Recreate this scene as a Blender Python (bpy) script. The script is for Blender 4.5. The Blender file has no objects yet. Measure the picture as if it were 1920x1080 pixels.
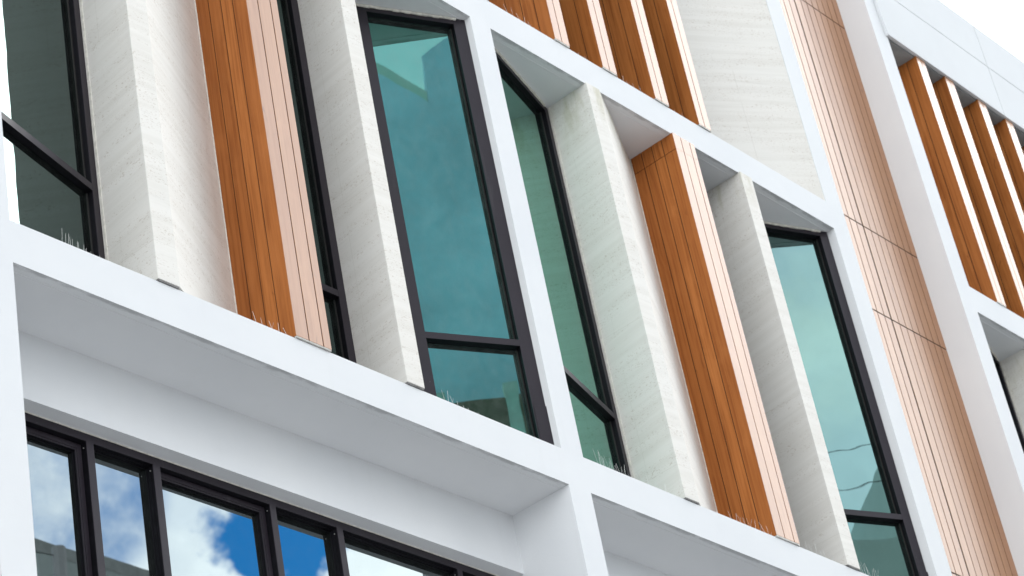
import bpy, bmesh, math, random
from mathutils import Vector, Matrix
random.seed(7)
S = bpy.context.scene
COL = S.collection

# ---------------------------------------------------------------- camera
cam = bpy.data.cameras.new("camera")
co = bpy.data.objects.new("camera", cam); COL.objects.link(co)
cam.sensor_width = 36.0
cam.lens = 4594.87/1920*36
cam.clip_end = 3000
Rr = Vector((0.65125314, -0.73907941, -0.17213651))
Rd = Vector((0.30915216, 0.46555656, -0.82926596))
Rf = Vector((0.69303268, 0.48684569, 0.53168316))
co.matrix_world = Matrix((( Rr.x, -Rd.x, -Rf.x, 0), (Rr.y, -Rd.y, -Rf.y, -7.5), (Rr.z, -Rd.z, -Rf.z, 1.6), (0, 0, 0, 1)))
cam.dof.use_dof = True
cam.dof.focus_distance = 13.5
cam.dof.aperture_fstop = 5.0
S.camera = co

# ---------------------------------------------------------------- exposure
S.view_settings.view_transform = 'Standard'
S.view_settings.look = 'None'
S.view_settings.exposure = -0.25
S.view_settings.gamma = 1.0

# ---------------------------------------------------------------- sun
SUN_AZ, SUN_EL = 82.0, 42.0            # azimuth from -Y (street side) towards +X
a, e = math.radians(SUN_AZ), math.radians(SUN_EL)
sdir = Vector((math.sin(a)*math.cos(e), -math.cos(a)*math.cos(e), math.sin(e)))
sl = bpy.data.lights.new("sun", 'SUN'); sl.energy = 1.7; sl.angle = math.radians(22); sl.color = (1, .965, .92)
so = bpy.data.objects.new("sun", sl); COL.objects.link(so)
so.rotation_euler = sdir.to_track_quat('Z', 'Y').to_euler()
so.location = (5, -20, 40)

# ---------------------------------------------------------------- world: Nishita sky under broken cloud
W = bpy.data.worlds.new("World"); S.world = W; W.use_nodes = True
def world():
    nt = W.node_tree; N = nt.nodes; L = nt.links
    for n in list(N): N.remove(n)
    out = N.new('ShaderNodeOutputWorld'); bg = N.new('ShaderNodeBackground'); bg.inputs['Strength'].default_value = 0.1
    L.new(bg.outputs[0], out.inputs[0])
    sky = N.new('ShaderNodeTexSky'); sky.sky_type = 'NISHITA'; sky.sun_disc = False
    sky.sun_elevation = e; sky.sun_rotation = math.atan2(sdir.x, sdir.y); sky.air_density = 1.0; sky.dust_density = .3; sky.ozone_density = 3.0
    tc = N.new('ShaderNodeTexCoord'); D = tc.outputs['Generated']
    def M(op, x, y=None, z=None, clamp=False):
        n = N.new('ShaderNodeMath'); n.operation = op; n.use_clamp = clamp
        for i, v in enumerate((x, y, z)):
            if v is None: continue
            if isinstance(v, (int, float)): n.inputs[i].default_value = v
            else: L.new(v, n.inputs[i])
        return n.outputs[0]
    def dot(v):
        n = N.new('ShaderNodeVectorMath'); n.operation = 'DOT_PRODUCT'; L.new(D, n.inputs[0]); n.inputs[1].default_value = v
        return n.outputs['Value']
    def noise(scale, detail=6, rough=.55, off=(0, 0, 0)):
        mp = N.new('ShaderNodeMapping'); mp.inputs['Location'].default_value = off; L.new(D, mp.inputs[0])
        n = N.new('ShaderNodeTexNoise'); n.inputs['Scale'].default_value = scale; n.inputs['Detail'].default_value = detail; n.inputs['Roughness'].default_value = rough
        L.new(mp.outputs[0], n.inputs['Vector']); return n.outputs['Fac']
    def sstep(v, lo, hi):
        n = N.new('ShaderNodeMapRange'); n.interpolation_type = 'SMOOTHSTEP'; L.new(v, n.inputs[0])
        n.inputs[1].default_value = lo; n.inputs[2].default_value = hi; return n.outputs[0]
    k = 180/math.pi
    u = M('MULTIPLY', dot((0.7534105, 0.49602765, -0.43165864)), k)
    v = M('MULTIPLY', dot((0.0293112, 0.63047759, 0.77565383)), k)
    front = M('GREATER_THAN', dot((0.65689685, -0.59703817, 0.46046927)), .8)
    # a window of clear blue between two cumulus heads
    nz = noise(40, 6, .52, (3.1, .4, 0))
    d2 = M('ADD', M('POWER', M('DIVIDE', M('ADD', u, -.05), 1.85), 2), M('POWER', M('DIVIDE', M('ADD', v, .20), 1.15), 2))
    hole = M('ADD', M('SUBTRACT', 1, d2), M('MULTIPLY', M('SUBTRACT', .5, nz), 3.2))
    clear = M('MULTIPLY', sstep(hole, -.15, .35), front)
    # thin streaky cloud left of it
    d3 = M('ADD', M('POWER', M('DIVIDE', M('ADD', u, 4.6), 1.9), 2), M('POWER', M('DIVIDE', M('ADD', v, .9), 2.2), 2))
    n3 = noise(22, 7, .6, (0, 2, 5))
    thin = M('MULTIPLY', M('MULTIPLY', sstep(M('SUBTRACT', 1, d3), -.3, .4), sstep(n3, .70, .36)), front)
    # the rest of the sky: bright broken overcast
    n1 = noise(2.3, 8, .55, (1.7, 0, 4))
    base = M('MAXIMUM', sstep(n1, .30, .52), sstep(dot((.765, .284, .578)), .90, .97))
    dens = M('MULTIPLY', M('MAXIMUM', base, .80), M('SUBTRACT', 1, M('MAXIMUM', clear, M('MULTIPLY', thin, .80))))
    shade = M('ADD', .72, M('MULTIPLY', noise(30, 8, .6, (9, 1, 2)), .5))
    dirv = lambda az, el: (math.sin(math.radians(az))*math.cos(math.radians(el)), -math.cos(math.radians(az))*math.cos(math.radians(el)), math.sin(math.radians(el)))
    glow = M('POWER', M('MAXIMUM', dot(dirv(58, 33)), 0), 9)
    glow2 = M('POWER', M('MAXIMUM', dot(dirv(-62, 25)), 0), 2)
    val = M('MULTIPLY', M('MULTIPLY', shade, 14.0), M('ADD', M('ADD', .80, M('MULTIPLY', glow, 2.6)), M('MULTIPLY', glow2, 1.8)))
    val = M('MULTIPLY', val, M('SUBTRACT', 1.30, M('MULTIPLY', sstep(dot((0, 0, 1)), .42, .80), 1.0)))
    val = M('ADD', val, M('MULTIPLY', M('POWER', M('MAXIMUM', dot((.765, .284, .578)), 0), 14), 13.0))
    cc = N.new('ShaderNodeCombineColor')
    L.new(M('MULTIPLY', val, .97), cc.inputs[0]); L.new(val, cc.inputs[1]); L.new(M('MULTIPLY', val, 1.01), cc.inputs[2])
    mx = N.new('ShaderNodeMix'); mx.data_type = 'RGBA'
    tn = N.new('ShaderNodeMix'); tn.data_type = 'RGBA'; tn.blend_type = 'MULTIPLY'; tn.inputs['Factor'].default_value = 1
    L.new(sky.outputs[0], tn.inputs[6]); tn.inputs[7].default_value = (.42, 2.7, 4.2, 1)
    L.new(dens, mx.inputs['Factor']); L.new(tn.outputs[2], mx.inputs[6]); L.new(cc.outputs[0], mx.inputs[7])
    L.new(mx.outputs[2], bg.inputs[0])
world()

# ---------------------------------------------------------------- material helpers
class NB:
    def __init__(s, name):
        s.m = bpy.data.materials.new(name); s.m.use_nodes = True; s.t = s.m.node_tree; s.N = s.t.nodes; s.L = s.t.links
        for n in list(s.N): s.N.remove(n)
        s.out = s.N.new('ShaderNodeOutputMaterial'); s.tc = s.N.new('ShaderNodeTexCoord'); s.P = s.tc.outputs['Object']
    def put(s, sock, v):
        if v is None: return
        if isinstance(v, bpy.types.NodeSocket): s.L.new(v, sock)
        else: sock.default_value = v
    def math(s, op, x, y=None, z=None, clamp=False):
        n = s.N.new('ShaderNodeMath'); n.operation = op; n.use_clamp = clamp
        for i, v in enumerate((x, y, z)): s.put(n.inputs[i], v)
        return n.outputs[0]
    def noise(s, scale=(1, 1, 1), sc=1, detail=4, rough=.5, dist=0, loc=(0, 0, 0), vec=None):
        mp = s.N.new('ShaderNodeMapping'); mp.inputs['Scale'].default_value = scale; mp.inputs['Location'].default_value = loc
        s.L.new(vec or s.P, mp.inputs[0]); n = s.N.new('ShaderNodeTexNoise')
        n.inputs['Scale'].default_value = sc; n.inputs['Detail'].default_value = detail; n.inputs['Roughness'].default_value = rough; n.inputs['Distortion'].default_value = dist
        s.L.new(mp.outputs[0], n.inputs['Vector']); return n.outputs['Fac']
    def ramp(s, v, lo, hi, a=0., b=1.):
        n = s.N.new('ShaderNodeMapRange'); n.interpolation_type = 'SMOOTHSTEP'; s.put(n.inputs[0], v)
        for i, q in zip((1, 2, 3, 4), (lo, hi, a, b)): n.inputs[i].default_value = q
        return n.outputs[0]
    def mix(s, f, a, b, mode='MIX'):
        n = s.N.new('ShaderNodeMix'); n.data_type = 'RGBA'; n.blend_type = mode
        s.put(n.inputs['Factor'], f)
        for i, v in ((6, a), (7, b)):
            if isinstance(v, tuple): v = (*v, 1) if len(v) == 3 else v
            s.put(n.inputs[i], v)
        return n.outputs[2]
    def xyz(s):
        n = s.N.new('ShaderNodeSeparateXYZ'); s.L.new(s.P, n.inputs[0]); return n.outputs
    def nrm(s):
        g = s.N.new('ShaderNodeNewGeometry'); n = s.N.new('ShaderNodeSeparateXYZ'); s.L.new(g.outputs['True Normal'], n.inputs[0]); return n.outputs
    def bump(s, h, dist=.002, st=.5):
        n = s.N.new('ShaderNodeBump'); n.inputs['Distance'].default_value = dist; n.inputs['Strength'].default_value = st; s.L.new(h, n.inputs['Height']); return n.outputs[0]
    def bsdf(s, col, rough=.6, ior=1.5, normal=None, spec=None, metal=0):
        b = s.N.new('ShaderNodeBsdfPrincipled')
        s.put(b.inputs['Base Color'], (*col, 1) if isinstance(col, tuple) else col); s.put(b.inputs['Roughness'], rough); b.inputs['IOR'].default_value = ior
        b.inputs['Metallic'].default_value = metal
        if spec is not None: b.inputs['Specular IOR Level'].default_value = spec
        if normal is not None: s.L.new(normal, b.inputs['Normal'])
        s.L.new(b.outputs[0], s.out.inputs[0]); return s.m

def mat_paint():
    b = NB("white_render_paint"); x, y, z = b.xyz(); nx, ny, nz = b.nrm()
    big = b.noise((1, 1, 1), 1.1, 5, .6)
    streak = b.noise((9, 9, .5), 1, 5, .6)
    fine = b.noise((1, 1, 1), 90, 4, .6)
    c = b.mix(b.ramp(big, .3, .7), (.70, .708, .722), (.735, .74, .748))
    c = b.mix(b.math('MULTIPLY', b.ramp(streak, .55, .78), .10), c, (.60, .60, .58))
    # weathered drip smudges along the front arris of the undersides
    und = b.math('LESS_THAN', nz, -.5)
    lim = b.math('MULTIPLY', b.ramp(y, .075, .012), b.ramp(y, -.05, -.02))
    sm = b.ramp(b.math('ADD', b.math('MULTIPLY', b.noise((5, 14, 1), 1, 6, .7), .75), b.math('MULTIPLY', lim, .32)), .58, .76)
    c = b.mix(b.math('MULTIPLY', b.math('MULTIPLY', sm, und), b.math('MULTIPLY', lim, .5)), c, (.27, .27, .275))
    return b.bsdf(c, .88, 1.3, b.bump(b.math('ADD', fine, b.math('MULTIPLY', big, 1.5)), .0015, .35))

def mat_stone():
    b = NB("travertine"); x, y, z = b.xyz()
    tilt = b.N.new('ShaderNodeMapping'); tilt.inputs['Rotation'].default_value = (math.radians(7), math.radians(4), 0); b.L.new(b.P, tilt.inputs[0]); V = tilt.outputs[0]
    band = b.noise((.8, .8, 20), 1, 4, .5, .25, vec=V)
    band2 = b.noise((2.5, 2.5, 60), 1, 5, .6, .2, (3, 1, 2), vec=V)
    cloud = b.noise((1, 1, 1.4), 1.6, 4, .5)
    c = b.mix(b.ramp(band, .34, .66), (.71, .678, .628), (.76, .73, .684))
    c = b.mix(b.math('MULTIPLY', b.ramp(band2, .55, .75), .22), c, (.56, .53, .485))
    c = b.mix(b.math('MULTIPLY', b.ramp(cloud, .4, .7), .25), c, (.755, .742, .71))
    pit = b.noise((42, 42, 95), 1, 3, .55, 0, (1, 7, 3), vec=V)
    zone = b.noise((1.2, 1.2, 9), 1, 4, .6, .5, (8, 2, 6), vec=V)
    pz = b.math('MULTIPLY', b.ramp(pit, .60, .66), b.ramp(zone, .43, .55))
    pit2 = b.noise((85, 85, 150), 1, 2, .5, 0, (5, 2, 1), vec=V)
    pz2 = b.math('MULTIPLY', b.ramp(pit2, .62, .68), b.ramp(zone, .40, .56))
    pits = b.math('MAXIMUM', pz, b.math('MULTIPLY', pz2, .8))
    c = b.mix(b.math('MULTIPLY', pits, .33), c, (.33, .235, .15))
    # algae film at the damp head of the fins
    al = b.math('MULTIPLY', b.math('MULTIPLY', b.ramp(z, 11.55, 12.06), b.ramp(z, 12.3, 12.2)), b.ramp(b.noise((6, 6, 1.6), 1, 5, .65, .4, (5, 5, 5)), .44, .68))
    c = b.mix(b.math('MULTIPLY', al, .5), c, (.42, .40, .25))
    # slab joints
    jz = b.math('PINGPONG', b.math('ADD', z, .268), .575)
    j = b.math('MULTIPLY', b.math('LESS_THAN', jz, .0011), .30)
    jy = b.math('LESS_THAN', b.math('ABSOLUTE', b.math('ADD', y, -.235)), .0012)
    j2 = b.math('MULTIPLY', b.math('MULTIPLY', jy, b.ramp(b.noise((.3, .3, .8), 1, 2, .5), .5, .52)), .22)
    c = b.mix(b.math('MAXIMUM', j, j2), c, (.36, .31, .24))
    return b.bsdf(c, .75, 1.35, b.bump(b.math('SUBTRACT', b.math('MULTIPLY', band2, .2), pits), .0015, .5))

def mat_wood(name, dark=(.26, .077, .016), mid=(.455, .158, .040), rough=.5, ior=1.28):
    b = NB(name); g = b.N.new('ShaderNodeNewGeometry'); isl = g.outputs['Random Per Island']
    off = b.N.new('ShaderNodeCombineXYZ'); b.L.new(b.math('MULTIPLY', isl, 13), off.inputs[2]); b.L.new(b.math('MULTIPLY', isl, 7), off.inputs[0])
    ad = b.N.new('ShaderNodeVectorMath'); b.L.new(b.P, ad.inputs[0]); b.L.new(off.outputs[0], ad.inputs[1]); V = ad.outputs[0]
    grain = b.noise((46, 46, .9), 1, 6, .65, .35, vec=V)
    fine = b.noise((210, 210, 5), 1, 4, .6, .1, vec=V)
    blot = b.noise((7, 7, 2.2), 1, 4, .55, .6, vec=V)
    c = b.mix(b.ramp(grain, .28, .62), dark, mid)
    c = b.mix(b.math('MULTIPLY', b.ramp(blot, .45, .75), .55), c, (mid[0]*1.22, mid[1]*1.3, mid[2]*1.45))
    c = b.mix(b.math('MULTIPLY', b.ramp(fine, .5, .75), .22), c, (dark[0]*.62, dark[1]*.6, dark[2]*.6))
    c = b.mix(b.ramp(isl, 0, 1, 0, .38), c, (dark[0]*.9, dark[1]*.85, dark[2]*.8))
    kn = b.noise((13, 13, 5), 1, 2, .5, 1.2, (2, 2, 2), vec=V)
    c = b.mix(b.math('MULTIPLY', b.ramp(kn, .68, .80), .6), c, (dark[0]*.5, dark[1]*.5, dark[2]*.5))
    rg = b.math('ADD', rough, b.math('MULTIPLY', b.math('SUBTRACT', fine, .5), .1))
    return b.bsdf(c, rg, ior, b.bump(b.math('ADD', fine, grain), .0008, .25))

def mat_plain(name, col, rough=.6, ior=1.45, var=.12, sc=6, bump=.0005, metal=0):
    b = NB(name); n = b.noise((1, 1, 1), sc, 5, .6); f = b.noise((1, 1, 1), sc*16, 3, .6)
    c = b.mix(b.ramp(n, .3, .7), tuple(q*(1-var) for q in col), tuple(min(1, q*(1+var)) for q in col))
    return b.bsdf(c, rough, ior, b.bump(f, bump, .4), metal=metal)

def mat_alu():
    b = NB("dark_powder_coated_aluminium"); n = b.noise((1, 1, 1), 3, 5, .6); f = b.noise((1, 1, 1), 260, 3, .6); st = b.noise((14, 14, 1), 1, 4, .6)
    c = b.mix(b.ramp(n, .3, .7), (.018, .0135, .019), (.026, .0205, .028))
    c = b.mix(b.math('MULTIPLY', b.ramp(st, .6, .75), .25), c, (.085, .08, .085))
    spot = b.ramp(b.noise((1, 1, 1), 40, 2, .5), .74, .79)
    c = b.mix(b.math('MULTIPLY', spot, .25), c, (.13, .13, .13))
    return b.bsdf(c, b.ramp(n, .3, .7, .45, .58), 1.4, b.bump(f, .0004, .3))

def mat_glass(name, tint, trans, tcol, f_ior=1.5, warp=.004, dust=.03, wscale=1.3):
    b = NB(name)
    h = b.noise((1, 1, 1), wscale, 2, .5); nm = b.bump(h, warp, 1.0)
    g1 = b.N.new('ShaderNodeBsdfGlossy'); g1.inputs['Roughness'].default_value = .005; g1.inputs['Color'].default_value = (*tint, 1); b.L.new(nm, g1.inputs['Normal'])
    g2 = b.N.new('ShaderNodeBsdfGlossy'); g2.inputs['Roughness'].default_value = .005; g2.inputs['Color'].default_value = (.95, .97, .97, 1); b.L.new(nm, g2.inputs['Normal'])
    fr = b.N.new('ShaderNodeFresnel'); fr.inputs['IOR'].default_value = f_ior
    tr = b.N.new('ShaderNodeBsdfTransparent'); tr.inputs['Color'].default_value = (*tcol, 1)
    m0 = b.N.new('ShaderNodeMixShader'); m0.inputs[0].default_value = trans; b.L.new(g1.outputs[0], m0.inputs[1]); b.L.new(tr.outputs[0], m0.inputs[2])
    m1 = b.N.new('ShaderNodeMixShader'); b.L.new(fr.outputs[0], m1.inputs[0]); b.L.new(m0.outputs[0], m1.inputs[1]); b.L.new(g2.outputs[0], m1.inputs[2])
    df = b.N.new('ShaderNodeBsdfDiffuse'); df.inputs['Color'].default_value = (.45, .5, .48, 1)
    m2 = b.N.new('ShaderNodeMixShader')
    dn = b.ramp(b.math('ADD', b.math('MULTIPLY', b.noise((1, 1, .7), 14, 6, .7), .7), b.math('MULTIPLY', b.noise((1, 1, 1), 150, 3, .6), .3)), .35, .75, dust*.3, dust*1.6)
    b.L.new(dn, m2.inputs[0]); b.L.new(m1.outputs[0], m2.inputs[1]); b.L.new(df.outputs[0], m2.inputs[2])
    b.L.new(m2.outputs[0], b.out.inputs[0]); return b.m

PAINT = mat_paint(); STONE = mat_stone(); WOOD = mat_wood("teak_laminate"); WOODF = mat_wood("sheen_paled_teak", (.33, .135, .046), (.40, .182, .072), .33, 1.74); ALU = mat_alu()  # WOODF: same teak, sky sheen on street faces put into colour and gloss
DARK = mat_plain("black_backing", (.02, .019, .018), .8)
GROOVE = mat_plain("dark_brown_backing", (.014, .006, .004), .9)
BLACK = mat_plain("reveal_shade_black", (.006, .0055, .008), .6, 1.25, var=.2, sc=20)  # near-black frame metal: shade inside the window reveals painted as colour
SEAL = mat_plain("old_caulk", (.74, .71, .64), .7, var=.15, sc=30)
SILVER = mat_plain("weathered_trim", (.42, .40, .37), .5, var=.25, sc=25)
GAP_STRIP = mat_plain("gap_shade_strip", (.16, .155, .15), .7, var=.3, sc=30)  # dark grey paints the shadow gap under the stone fins
FASC = mat_plain("fascia_sheet", (.66, .67, .68), .9, 1.3, var=.02, sc=1)
STEEL = mat_plain("spike_wire", (.62, .62, .60), .35, metal=.6)
GL_GREY = mat_glass("grey_glass", (.03, .075, .068), .22, (.45, .52, .50), 1.36, .003, .02)
GL_TEAL = mat_glass("teal_glass", (.13, .41, .345), .14, (.25, .55, .46), 1.36, .0008, .06)
GL_GREEN = mat_glass("green_glass", (.10, .37, .285), .10, (.3, .6, .5), 1.25, .003, .02)
GL_AQUA = mat_glass("aqua_glass", (.165, .295, .275), .12, (.3, .6, .5), 1.36, .0013, .02)
GL_BLUE = mat_glass("mirror_glass", (.17, .20, .205), .12, (.5, .62, .62), 1.45, .0006, .02)
CLOTH = mat_plain("curtain_cloth", (.60, .60, .57), .9, var=.06)
DCLOTH = mat_plain("grey_curtain_cloth", (.07, .11, .10), .9, var=.1)
CONC = mat_plain("concrete_paving", (.55, .55, .55), .85, var=.12, sc=2, bump=.002)
ASPH = mat_plain("asphalt", (.055, .055, .057), .9, var=.2, sc=12, bump=.004)
ROOM = mat_plain("interior_plaster", (.30, .31, .31), .9)
MARK = mat_plain("road_paint", (.72, .71, .66), .7, var=.1, sc=10)

# ---------------------------------------------------------------- mesh helpers
class MB:
    def __init__(s): s.bm = bmesh.new()
    def prism(s, pts, z0, z1):
        n = len(pts); lo = [s.bm.verts.new((p[0], p[1], z0)) for p in pts]; hi = [s.bm.verts.new((p[0], p[1], z1)) for p in pts]
        ar = sum(pts[i][0]*pts[(i+1) % n][1]-pts[(i+1) % n][0]*pts[i][1] for i in range(n))
        if ar < 0: lo.reverse(); hi.reverse()
        s.bm.faces.new(hi); s.bm.faces.new(lo[::-1])
        for i in range(n):
            j = (i+1) % n; s.bm.faces.new((lo[i], lo[j], hi[j], hi[i]))
        return s
    def box(s, x0, x1, y0, y1, z0, z1): return s.prism([(x0, y0), (x1, y0), (x1, y1), (x0, y1)], z0, z1)
    def profile(s, yz, x0, x1):          # extrude a (y, z) outline along x
        n = len(yz); a_ = [s.bm.verts.new((x0, p[0], p[1])) for p in yz]; b_ = [s.bm.verts.new((x1, p[0], p[1])) for p in yz]
        s.bm.faces.new(a_); s.bm.faces.new(b_[::-1])
        for i in range(n):
            j = (i+1) % n; s.bm.faces.new((a_[j], a_[i], b_[i], b_[j]))
        bmesh.ops.recalc_face_normals(s.bm, faces=s.bm.faces[:]); return s
    def elev(s, xz, y0, y1):             # extrude an (x, z) outline along y
        n = len(xz); a_ = [s.bm.verts.new((p[0], y0, p[1])) for p in xz]; b_ = [s.bm.verts.new((p[0], y1, p[1])) for p in xz]
        s.bm.faces.new(a_); s.bm.faces.new(b_[::-1])
        for i in range(n):
            j = (i+1) % n; s.bm.faces.new((a_[j], a_[i], b_[i], b_[j]))
        bmesh.ops.recalc_face_normals(s.bm, faces=s.bm.faces[:]); return s
    def rod(s, p, q, r=.0014):
        p = Vector(p); q = Vector(q); d = (q-p).normalized(); u = d.orthogonal().normalized(); w = d.cross(u)
        A = [s.bm.verts.new(p+(u*math.cos(t)+w*math.sin(t))*r) for t in (0, 2.094, 4.189)]
        B = [s.bm.verts.new(q+(u*math.cos(t)+w*math.sin(t))*r*.7) for t in (0, 2.094, 4.189)]
        for i in range(3): s.bm.faces.new((A[i], A[(i+1) % 3], B[(i+1) % 3], B[i]))
        s.bm.faces.new(B); s.bm.faces.new(A[::-1]); return s
    def build(s, name, m, parent=None, off=(0, 0, 0), bevel=0):
        me = bpy.data.meshes.new(name); s.bm.to_mesh(me); s.bm.free(); me.materials.append(m)
        o = bpy.data.objects.new(name, me); COL.objects.link(o); o.location = off
        if parent: o.parent = parent
        if bevel:
            md = o.modifiers.new("bevel", 'BEVEL'); md.width = bevel; md.segments = 2; md.limit_method = 'ANGLE'
        return o
def tag(o, label=None, cat=None, group=None, kind=None):
    if label: o['label'] = label
    if cat: o['category'] = cat
    if group: o['group'] = group
    if kind: o['kind'] = kind
    return o
def empty(name, loc=(0, 0, 0), parent=None):
    o = bpy.data.objects.new(name, None); COL.objects.link(o); o.location = loc; o.empty_display_size = .3
    if parent: o.parent = parent
    return o

# ---------------------------------------------------------------- ground
tag(MB().box(-400, 400, -400, 400, -.5, 0).build("ground", CONC), kind='structure')
tag(MB().box(-120, 120, -14, -9, .004, .008).build("road", ASPH), kind='structure')
tag(MB().box(-120, 120, -9, 1.6, .004, .13).build("pavement", CONC, bevel=.01), kind='structure')
tag(MB().box(-120, 120, -15.9, -14, .004, .13).build("far_pavement", CONC, bevel=.01), kind='structure')
mk = MB()
for i in range(-20, 21): mk.box(i*5, i*5+2.4, -11.6, -11.48, .012, .015)
tag(mk.build("road_marking", MARK), kind='structure')

# ================================================================ the building
BX = 13.0
bld = empty("office_building", (BX, 0, 0))
tag(bld, "white framed office building with travertine fins, orange wood louvres and slanted teal windows", "building")
OFF = (-BX, 0, 0)
Z1B, Z1T, Z2B, Z2T, ZTOP = 8.425, 8.676, 12.091, 12.359, 16.35
C0 = (6.402, 6.607); C1 = (10.842, 11.054); C2 = (15.283, 15.53); C3 = (17.262, 17.515); C4 = (21.9, 22.15)
CM = (1.90, 2.11)
for c in (CM, C0, C1, C2, C3, C4):
    MB().box(c[0], c[1], 0, 1.3, .13, ZTOP-.002).build("column", PAINT, bld, OFF)
BAYS = [(CM[1], C0[0]), (C0[1], C1[0]), (C1[1], C2[0]), (C3[1], C4[0])]
for i, (x0, x1) in enumerate(BAYS):
    for z0, z1 in ((4.76, 5.01), (Z1B, Z1T), (Z2B, Z2T)):
        MB().box(x0, x1, 0, 1.3, z0, z1).build("beam", PAINT, bld, OFF)
        bd = MB(); bd.box(x0+.002, x1-.002, .062, .066, z0-.003, z0+.01); bd.build("drip_bead", PAINT, bld, OFF)
    if i < 3: MB().box(x0, x1, 0, 1.3, 16.0, ZTOP).build("parapet", PAINT, bld, OFF)
    else: MB().box(x0, x1, 0, 1.3, 15.19, ZTOP-.05).build("parapet", PAINT, bld, OFF)
MB().box(2, 22, 1.5, 9, .13, ZTOP-.3).build("core", ROOM, bld, OFF)
for z in (4.8, 8.45, 12.1):
    MB().box(2.2, 21.9, 1.3, 1.5, z, z+.2).build("floor_slab", ROOM, bld, OFF)

# ---- recessed teak cladding between column 2 and column 3
gx = [15.53, 15.615, 15.725, 15.835, 15.945, 16.055, 16.165, 16.275, 16.385, 16.508, 16.617, 16.725, 16.832, 16.94, 17.05, 17.16, 17.262]
gz = [.13, 2.2, 4.6, 7.0, 9.3, 11.752, 12.715, 15.33, 16.3]
clad = MB().box(15.53, 17.262, .2742, 1.3, .13, 16.3).build("wood_cladding", GROOVE, bld, OFF)
rows = []
for k in range(len(gz)-1):
    m = MB()
    for i in range(len(gx)-1):
        l = gx[i]+(.011 if i == 8 else .0052) if i else gx[i]; r = gx[i+1]-(.011 if i+1 == 8 else .0052) if i+1 < len(gx)-1 else gx[i+1]
        m.box(l, r, .27, .2738, gz[k]+(.007 if k else 0), gz[k+1]-.007)
    m.build("cladding_panel", WOODF, clad, bevel=.0008)

# ---- slanted window: plan line from A to B (left to right seen from the street)
def window(A, B, s0, s1, jl, jr, dep, z0, z1, zt, glass, label=None, flange=False, low_glass=None):
    A = Vector(A); B = Vector(B); k = (B-A).normalized(); n = Vector((-k.y, k.x))    # n points into the building
    P = lambda s, d: tuple(A+k*s+n*d)
    def bx(m, sa, sb, da, db, za, zb): m.prism([P(sa, da), P(sb, da), P(sb, db), P(sa, db)], za, zb)
    h = .048; D = dep; f = MB(); q = MB(); D4 = .004
    bx(f, s0, s0+jl, 0, D4, z0, z1); bx(f, s1-jr, s1, 0, D4, z0, z1)
    bx(f, s0+jl, s1-jr, 0, D4, z1-h, z1); bx(f, s0+jl, s1-jr, 0, D4, z0, z0+h)
    for (wa, wb, da, db) in ((jl-.001, jr-.001, D4, D*.40), (jl-.005, jr-.005, D*.40, D+.05)):
        hh = h-(.001 if da == D4 else .005)
        bx(q, s0, s0+wa, da, db, z0, z1); bx(q, s1-wb, s1, da, db, z0, z1)
        bx(q, s0+wa, s1-wb, da, db, z1-hh, z1); bx(q, s0+wa, s1-wb, da, db, z0, z0+hh)
    fo = f.build("window", ALU, bld, OFF)
    q.build("shaded_reveal", BLACK, fo, bevel=.0015)  # frame depth blackened so the reveals look shaded
    if label: fo['label'] = label
    t = MB(); bx(t, s0+jl-.001, s1-jr+.001, .001, .005, zt, zt+.046)
    to = t.build("transom", ALU, fo)
    t = MB(); bx(t, s0+jl-.001, s1-jr+.001, .005, D+.04, zt+.0006, zt+.0454); t.build("transom_shaded_body", BLACK, fo)  # transom body, shade of its underside painted black
    b = MB(); w = .004
    for za, zb in ((z0+h, zt-.004), (zt+.05, z1-h)):
        for sa, sb in ((s0+jl-.003, s0+jl+w), (s1-jr-w, s1-jr+.003)): bx(b, sa, sb, D-.008, D, za, zb)
    b.build("glazing_bead", DARK, fo)
    for za, zb, g in ((z0+h-.004, zt, low_glass or glass), (zt+.046, z1-h+.004, glass)):
        p = MB(); bx(p, s0+jl-.004, s1-jr+.004, D, D+.008, za, zb); p.build("pane", g, fo)
    if flange:
        q = MB(); bx(q, s1-jr+.008, s1+.006, -.004, .03, z0, z0+.32); q.build("flange", ALU, fo, bevel=.0015)
    s_ = MB(); seg = 26
    for i in range(seg):
        sa = s0+.02+(s1-s0-.09)*i/seg; sb = s0+.02+(s1-s0-.09)*(i+1)/seg
        bx(s_, sa, sb, -.010-random.random()*.004, 0, z1-.011-random.random()*.007, z1)
    s_.build("sealant", SEAL, fo)
    return fo

def sealstrip(x, y, z0, z1, w=.006):
    MB().box(x-w, x, y-.008, y, z0, z1).build("sealant", SEAL, bld, OFF)

def foot(o, x, w, z0):
    MB().box(x+.004, x+w-.003, -.009, .3, z0+.001, z0+.0105).build("bottom_strip", GAP_STRIP, o); return o  # dark strip added in place of the shaded gap at the foot
# ---- travertine fin with a flared right side
def stone_fin_flared(xl, xw, z0, z1):
    pts = [(xl, -.012), (xl+.15, -.012), (xl+.166, -.004)]
    x1 = xw+.004
    for t, q in ((.14, .14), (.3, .295), (.5, .505), (.7, .715), (.88, .90), (1, 1.01)):
        pts.append((xl+.166+(x1-xl-.166)*t, -.004+.402*q))
    pts += [(x1, .62), (xl, .62)]
    return foot(MB().prism(pts, z0+.011, z1+.006).build("stone_fin", STONE, bld, OFF, bevel=.003), xl, .15, z0)
def stone_fin_plain(xl, xr, yb, z0, z1):
    return foot(MB().prism([(xl, -.014), (xr, -.014), (xr+.004, yb), (xl, yb)], z0+.011, z1+.006).build("stone_fin", STONE, bld, OFF, bevel=.003), xl, xr-xl, z0)

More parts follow.
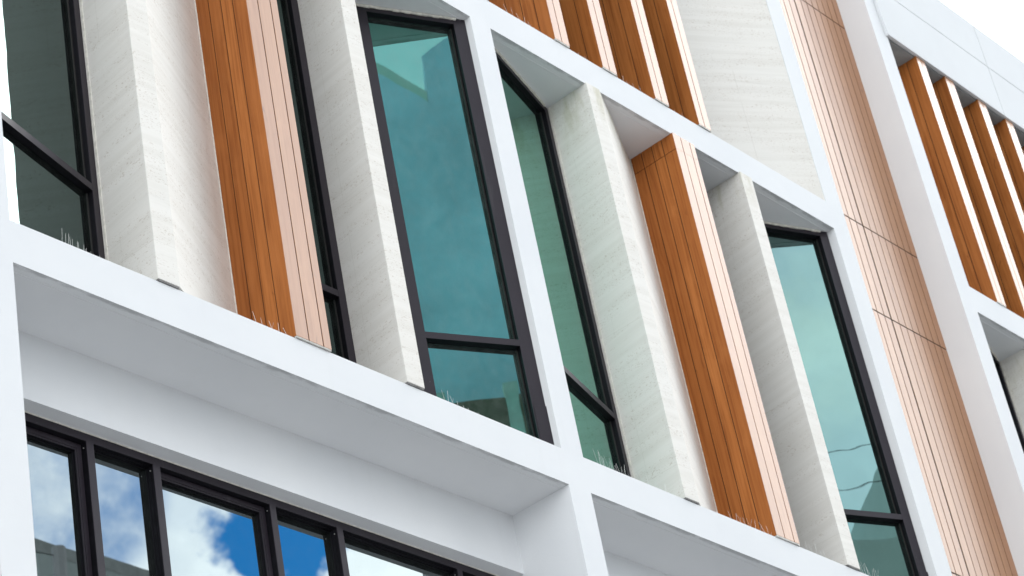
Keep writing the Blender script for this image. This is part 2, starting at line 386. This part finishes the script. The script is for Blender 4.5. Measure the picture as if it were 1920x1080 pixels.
# ---- teak clad fin: core, side boards, front boards
def wood_fin(x0, x1, yb, z0, z1, side, front, joint=None, pf=.012, base=True):
    core = MB().box(x0+.004, x1-.002, -pf+.0038, yb, z0+.004, z1).build("wood_fin", GROOVE, bld, OFF)
    sd = MB(); fr = MB(); zz = [(z0+.012, z1)]
    if joint: zz = [(z0+.012, joint-.0025), (joint+.0025, z1)]
    for za, zb in zz:
        for i in range(len(side)-1):
            sd.box(x0, x0+.0036, side[i]+(.0032 if i else 0), side[i+1]-(.0032 if i < len(side)-2 else 0), za, zb)
        for i in range(len(front)-1):
            fr.box(front[i]+(.0036 if i else -.0006), front[i+1]-(.0036 if i < len(front)-2 else 0), -pf, -pf+.0034, za, zb+.004)
    sd.build("side_cladding", WOOD, core, bevel=.0008); fr.build("front_cladding", WOODF, core, bevel=.0008)
    if base: MB().box(x0+.002, x1-.002, -pf+.001, .004, z0+.001, z0+.0115).build("bottom_strip", SILVER, core)
    return core

# ---- the three glazed bays
def bay(xA, xB, xW, A, B, W0, W1, wr, xl, xr, glA, glW, names, sA, lowW=None):
    z0, z1 = Z1T, Z2B
    yb = .404
    stone_fin_flared(xA, xW[0], z0, z1)
    w = xW[1]-xW[0]
    wood_fin(xW[0], xW[1], yb, z0, z1, [-.0078, .10, .195, .295, yb], [xW[0], xW[0]+w*.364, xW[0]+w*.774, xW[1]], joint=names[0])
    sealstrip(xW[0]-.001, yb-.002, z0, z1)
    MB().box(xA-.0035, xA-.0005, .338, .352, z0+.01, z1-.002).build('sealant', SEAL, bld, OFF)
    stone_fin_plain(xB[0], xB[1], .60, z0, z1)
    k = (Vector(B)-Vector(A)).normalized()
    window(A, B, sA[0], sA[1], .07, .066, .043, z0+.003, z1-.003, 9.44, glA, names[1])
    window(W0, W1, wr[0], wr[1], wr[2], wr[3], .056, z0+.003, z1-.003, 9.435, glW, names[2], True, lowW)
    # narrow slot window between the wood fin and the plain fin
    window((xW[1]-.05, .335), (xB[0], .335), 0, xB[0]-xW[1]+.05, 
           .06, .062, .045, z0+.003, z1-.003, 9.44, GL_GREY, names[3])

kA = (11.26128, .13575); kB = (12.10031, .36532)
d1, d3 = -4.523, 6.385
bay(7.566, (9.455, 9.602), (8.567, 8.842), (kA[0]+d1, kA[1]), (kB[0]+d1, kB[1]), (10.1744, .3543), (10.7795, .0776), (-.46, .733, .46, .091), 6.607, 10.842,
    GL_GREY, GL_TEAL, [11.98, "tall window with dark grey glass and a curtain behind", "tall window with blue teal glass", None], (-.10, .868))
bay(12.088, (13.967, 14.125), (13.108, 13.382), kA, kB, (14.71048, .28716), (15.22900, .0853), (-.60, .604, .58, .079), 11.054, 15.283,
    GL_GREEN, GL_AQUA, [11.945, "narrow sea green window reflecting the travertine fin", "tall window with pale aqua glass", None], (-.20, .868))
bay(12.088+d3, (13.967+d3, 14.125+d3), (13.108+d3, 13.382+d3), (kA[0]+d3, kA[1]), (kB[0]+d3, kB[1]), (14.71048+d3, .28716), (15.229+d3, .0853), (-.60, .604, .58, .079), C3[1], C4[0],
    GL_GREY, GL_AQUA, [11.945, None, None, None], (-.20, .868))

# ---- upper floor: slim teak fins and slanted travertine panels
for x0, x1, n in ((11.82, 11.985, 4), (12.368, 12.535, 3), (12.998, 13.165, 3), (13.546, 13.702, 3)):
    w = x1-x0
    wood_fin(x0, x1, .478, Z2T, 16.0, [-.0078, .10, .215, .345, .478] if n == 4 else [-.0078, .10, .235, .36, .478], [x0, x0+w*.48, x1])
MB().prism([(C1[1], .5), (14.2, .5), (C2[0], .006), (C2[0], .9), (C1[1], .9)], Z2T+.003, 16.0).build("upper_stone_wall", STONE, bld, OFF)
MB().prism([(C0[1], .5), (9.75, .5), (C1[0], .006), (C1[0], .9), (C0[1], .9)], Z2T+.003, 16.0).build("upper_stone_wall", STONE, bld, OFF)
for x0, x1 in ((17.99, 18.145), (18.51, 18.67), (19.125, 19.275), (19.655, 19.80), (20.25, 20.41)):
    w = x1-x0
    wood_fin(x0, x1, .46, Z2T, 15.178, [-.0078, .105, .23, .345, .46], [x0, x0+w*.5, x1], pf=.010)
MB().box(C3[1], C4[0], .48, .9, Z2T+.003, 15.178).build("upper_stone_wall", STONE, bld, OFF)
MB().box(C3[1], C4[0], .01, .479, 15.172, 15.19).build("soffit_board", ROOM, bld, OFF)

# fascia panels hung in front of the parapet of the last bay
fx = [17.45, 19.615, 22.16]
for i in range(2):
    for z0, z1 in ((15.178, 15.796), (15.805, 16.352)):
        l, r = fx[i]+(.0045 if i else 0), fx[i+1]-.0045
        if i == 0:
            pl_ = [(17.484, 15.178), (17.462, 15.42), (17.448, 15.796)] if z0 < 15.5 else [(17.448, 15.805), (17.440, 16.352)]
            MB().elev([(r, z0), *pl_[:0], *pl_, (r, z1)], -.032, -.002).build("fascia_panel", FASC, bld, OFF)
        else:
            MB().box(l, r, -.032, -.002, z0, z1).build("fascia_panel", FASC, bld, OFF)

# ---- strip windows under the first beam
def ribbon(x0, x1, mull, kinds, glass):
    MB().box(x0, x1, .46, 1.3, 8.027, Z1B).build("lintel", PAINT, bld, OFF)
    f = MB(); zb = 5.9; H = 7.977
    q = MB()
    f.box(x0, x1, .56, .565, H, 8.027); f.box(x0, x1, .56, .565, zb, zb+.05)
    q.box(x0, x1, .565, .70, H+.001, 8.027); q.box(x0, x1, .565, .70, zb, zb+.049)
    for a_, b_ in mull: f.box(a_, b_, .56, .565, zb+.05, H); q.box(a_+.001, b_-.001, .565, .70, zb+.049, H+.001)
    fo = f.build("ribbon_window", ALU, bld, OFF)
    q.build("shaded_reveal", BLACK, fo, bevel=.0015)
    edges = [x0]+[q for m_ in mull for q in m_]+[x1]
    for i, kd in enumerate(kinds):
        l, r = edges[2*i], edges[2*i+1]
        if kd == 'sash':
            s_ = MB(); b_ = MB(); w = .040
            l2, r2, zt_, zb_ = l+.002, r-.002, H-.002, zb+.052
            def ring(m, ww, wi, ya, yb_):
                m.box(l2+wi, r2-wi, ya, yb_, zt_-ww, zt_-wi); m.box(l2+wi, r2-wi, ya, yb_, zb_+wi, zb_+ww)
                m.box(l2+wi, l2+ww, ya, yb_, zb_+ww, zt_-ww); m.box(r2-ww, r2-wi, ya, yb_, zb_+ww, zt_-ww)
            ring(s_, w-.011, 0, .600, .606); ring(s_, w, w-.009, .602, .608)
            ring(b_, w-.001, 0, .608, .620); ring(b_, w+.003, 0, .620, .645)
            so_ = s_.build("sash", ALU, fo, bevel=.0008); b_.build("shaded_reveal", BLACK, so_, bevel=.001)
            MB().box(l2+w-.002, r2-w+.002, .632, .640, zb_+w, zt_-w+.002).build("pane", glass, so_)
        else:
            b_ = MB()
            for ya, yb_, w in ((.585, .605, .006), (.605, .640, .010)):
                b_.box(l, r, ya, yb_, H-w, H+.001); b_.box(l, r, ya, yb_, zb+.049, zb+.05+w)
                b_.box(l-.001, l+w, ya, yb_, zb+.05+w, H-w); b_.box(r-w*.5, r+.001, ya, yb_, zb+.05+w, H-w)
            so_ = b_.build("fixed_light", BLACK, fo, bevel=.001)
            MB().box(l, r, .616, .624, zb+.05, H-.002).build("pane", glass, so_)
        sc = MB(); sc.box(r-.004, r+.0005, .580, .585, H-.034, H-.029); sc.build("screw", STEEL, fo)
    MB().box(x0, x1, .553, .559, 8.022, 8.03).build("sealant", SEAL, fo)
    MB().box(x0, x1, .50, 1.3, 5.01, zb).build("spandrel", PAINT, bld, OFF)
ml = [(7.495, 7.543), (7.947, 7.996), (8.795, 8.841), (9.32, 9.368), (10.335, 10.38)]
kd = ['sash', 'fixed', 'sash', 'fixed', 'fixed', 'sash']
ribbon(6.607, 10.842, ml, kd, GL_BLUE)
ribbon(11.054, 15.283, [(a_+4.45, b_+4.45) for a_, b_ in ml], kd, GL_BLUE)
ribbon(C3[1], C4[0], [(a_+10.95, b_+10.95) for a_, b_ in ml], kd, GL_BLUE)
# ground floor shopfront, below the frame
for x0, x1 in ((C0[1], C1[0]), (C1[1], C2[0]), (C3[1], C4[0])):
    f = MB(); f.box(x0, x1, .5, .62, 4.5, 4.76); f.box(x0, x1, .5, .62, .13, .3)
    n = 4
    for i in range(n+1):
        c = x0+(x1-x0)*i/n; f.box(max(x0, c-.035), min(x1, c+.035), .5, .62, .3, 4.5)
    fo = f.build("shopfront", ALU, bld, OFF)
    for i in range(n): MB().box(x0+(x1-x0)*i/n+.03, x0+(x1-x0)*(i+1)/n-.03, .56, .57, .29, 4.51).build("pane", GL_BLUE, fo)

# ---------------------------------------------------------------- curtains
def curtain(name, label, P0, P1, z0, z1, m, amp=.025, waves=9, group=None, bottom=None):
    P0 = Vector(P0); P1 = Vector(P1); k = (P1-P0); Ln = k.length; k.normalize(); n = Vector((-k.y, k.x)); bm = bmesh.new(); N_ = 140
    rows_ = []
    for t in (0, .004):
        lo, hi = [], []
        for i in range(N_+1):
            q = i/N_; d = amp*(math.sin(q*waves*6.283)+.4*math.sin(q*waves*2.7*6.283+1)); p = P0+k*(q*Ln)+n*(d+t)
            lo.append(bm.verts.new((p.x, p.y, z0+(bottom(q) if bottom else 0)))); hi.append(bm.verts.new((p.x, p.y, z1)))
        rows_.append((lo, hi))
    for (lo, hi) in rows_:
        for i in range(N_): bm.faces.new((lo[i], lo[i+1], hi[i+1], hi[i]))
    me = bpy.data.meshes.new(name); bm.to_mesh(me); bm.free(); me.materials.append(m)
    o = bpy.data.objects.new(name, me); COL.objects.link(o); tag(o, label, "curtain", group); return o
nA = Vector((-.264, .9646))
curtain("curtain", "grey curtain hanging in folds behind the dark grey window at the far left", (6.78, .36), (7.47, .55), 8.70, 12.05, DCLOTH, .02, 6)
curtain("curtain", "pale sheer curtain behind the sky reflecting strip windows at lower left", (6.65, .86), (10.8, .86), 5.9, 8.0, CLOTH, .03, 16)

# ---------------------------------------------------------------- bird spikes on the ledges
def spikes(label, x0, x1, y0, y1, z, n, h=.105, lean=.0, fan=True, jit=.15):
    m = MB(); L_ = math.hypot(x1-x0, y1-y0); k = Vector((x1-x0, y1-y0, 0)).normalized(); nn = Vector((-k.y, k.x, 0))
    m.prism([tuple((Vector((x0, y0, 0))+nn*s_*.008)[:2]) for s_ in (-1, 1)]+[tuple((Vector((x1, y1, 0))+nn*s_*.008)[:2]) for s_ in (1, -1)], z+.001, z+.005)
    n = max(3, round(n*.75))
    for i in range(n):
        q = (i+.5)/n+random.uniform(-.2, .2)/n; p = Vector((x0+(x1-x0)*q, y0+(y1-y0)*q, z+.004))
        ang = ((-1, 0, 1)[i % 3]*.42 if fan else lean)+random.uniform(-jit, jit)*.6
        dv = (k*math.sin(ang)+nn*random.uniform(-.12, .12)+Vector((0, 0, math.cos(ang)))).normalized()
        m.rod(p, p+dv*h*random.uniform(.8, 1.0), .0009)
    return tag(m.build("bird_spike_strip", STEEL), label, "bird spikes", "bird spike strips on the ledges")
spikes("upright wire bird spikes on the ledge below the dark grey window at far left", 6.97, 7.32, .045, .15, Z1T, 19, .145, .10, False, .05)
spikes("bird spikes on the ledge at the lower left foot of the nearer broad wood fin", 8.33, 8.70, .055, .055, Z1T, 12, .12)
spikes("bird spikes on the ledge under the blue teal window", 9.80, 10.28, .02, .12, Z1T, 16, .10, .2)
spikes("tall splayed bird spikes on the ledge under the narrow sea green window", 11.24, 11.66, .03, .10, Z1T, 22, .15)
spikes("sparse bird spikes on the ledge under the travertine fin beside the green window", 11.72, 12.0, .05, .06, Z1T, 7, .13)
spikes("bird spikes on the ledge at the left foot of the farther broad wood fin", 12.70, 13.02, .06, .06, Z1T, 12, .13)
spikes("few bird spikes before the right boards of the farther broad wood fin", 13.02, 13.10, .02, .02, Z1T, 4, .10)
spikes("bird spikes on the ledge between the farther broad wood fin and the travertine fin", 13.50, 13.92, .04, .05, Z1T, 14, .12)
spikes("splayed bird spikes on the ledge under the pale aqua window", 14.20, 14.50, .03, .06, Z1T, 14, .15)
spikes("bird spikes on the upper ledge before the leftmost slim wood fin", 11.36, 11.72, .03, .06, Z2T, 11, .13)
spikes("bird spikes on the upper ledge between the first and second slim wood fins", 12.12, 12.32, .06, .06, Z2T, 5, .11)
spikes("bird spikes on the upper ledge between the second and third slim wood fins", 12.62, 12.96, .04, .05, Z2T, 9, .12)
spikes("bird spikes on the upper ledge between the third and fourth slim wood fins", 13.26, 13.50, .06, .06, Z2T, 6, .11)
spikes("faint bird spikes along the foot of the upper travertine panel", 13.9, 15.1, .10, .05, Z2T, 22, .10)

# ---------------------------------------------------------------- across the street (seen in the panes)
TOWERM = mat_plain("blue_grey_tower_panels", (.50, .62, .80), .6, var=.26, sc=.3)
PALE = mat_plain("pale_green_render", (.62, .68, .65), .8, var=.08, sc=.8)
BROWN = mat_plain("brown_boarding", (.15, .10, .07), .8, var=.2, sc=2)
PIER = mat_plain("pale_pier", (.50, .52, .50), .8)
t = MB().elev([(10, 0), (10, 29.92), (11.43, 28.85), (12.26, 28.03), (12.30, 29.1), (12.8, 29.4), (14.2, 29.95), (14.2, 0)], -34, -22).build("tower_block", TOWERM)
tag(t, "blue grey tower block across the street, seen only mirrored in the blue teal window", "building")
MB().elev([(10, 29.92), (10, 30.21), (11.43, 29.12), (12.255, 28.26), (12.255, 28.03), (11.43, 28.85)], -22.3, -22.01).build("coping", PALE, t)
r = MB().box(9.2, 14, -21, -16, 0, 18.36).build("brown_terrace", BROWN)
tag(r, "brown boarded terrace with pale piers across the street, mirrored in the windows", "building")
for x in (9.4, 11.17, 12.14, 13.8): MB().box(x-.10, x+.10, -16.12, -15.98, 0, 18.56).build("pier", PIER, r)
for i in range(2):
    for zz in (3, 6.5, 10, 13.5): MB().box(9.7+i*2.9, 10.9+i*2.9, -15.985, -15.97, zz, zz+1.7).build("window", GL_GREY, r)
r = MB().elev([(18.9, 0), (18.9, 17.15), (21.85, 17.15), (21.85, 19.10), (26.2, 19.10), (26.2, 0)], -21.5, -16).build("pale_terrace", PALE)
tag(r, "pale green rendered terrace across the street, mirrored in the lower strip windows", "building")
MB().box(21.8, 26.25, -16.06, -15.99, 18.95, 19.16).build("coping", PIER, r)
for i in range(3):
    for zz in (3, 6.5, 10, 13.5): MB().box(19.7+i*2.2, 21.1+i*2.2, -15.985, -15.97, zz, zz+1.7).build("window", GL_GREY, r)

for x in (15.6, 21.75):
    p = MB(); p.prism([(x+.11*math.cos(t*math.pi/4), -15.4+.11*math.sin(t*math.pi/4)) for t in range(8)], .13, 18.7)
    tag(p.build("utility_pole", CONC), "concrete utility pole carrying the cables across the street, " + ("nearer the tower" if x < 20 else "beside the pale terrace"), "pole")
for z, w_ in ((17.80, "lower"), (18.45, "upper")):
    c = MB(); n = 24
    pt = lambda i: (15.6+6.15*i/n, -15.4, z-.25*(1-(2*i/n-1)**2)+.12)
    for i in range(n): c.rod(pt(i), pt(i+1), .009)
    tag(c.build("power_cable", DARK), w_ + " of the two black cables mirrored as wavy lines in the pale aqua window", "cable")
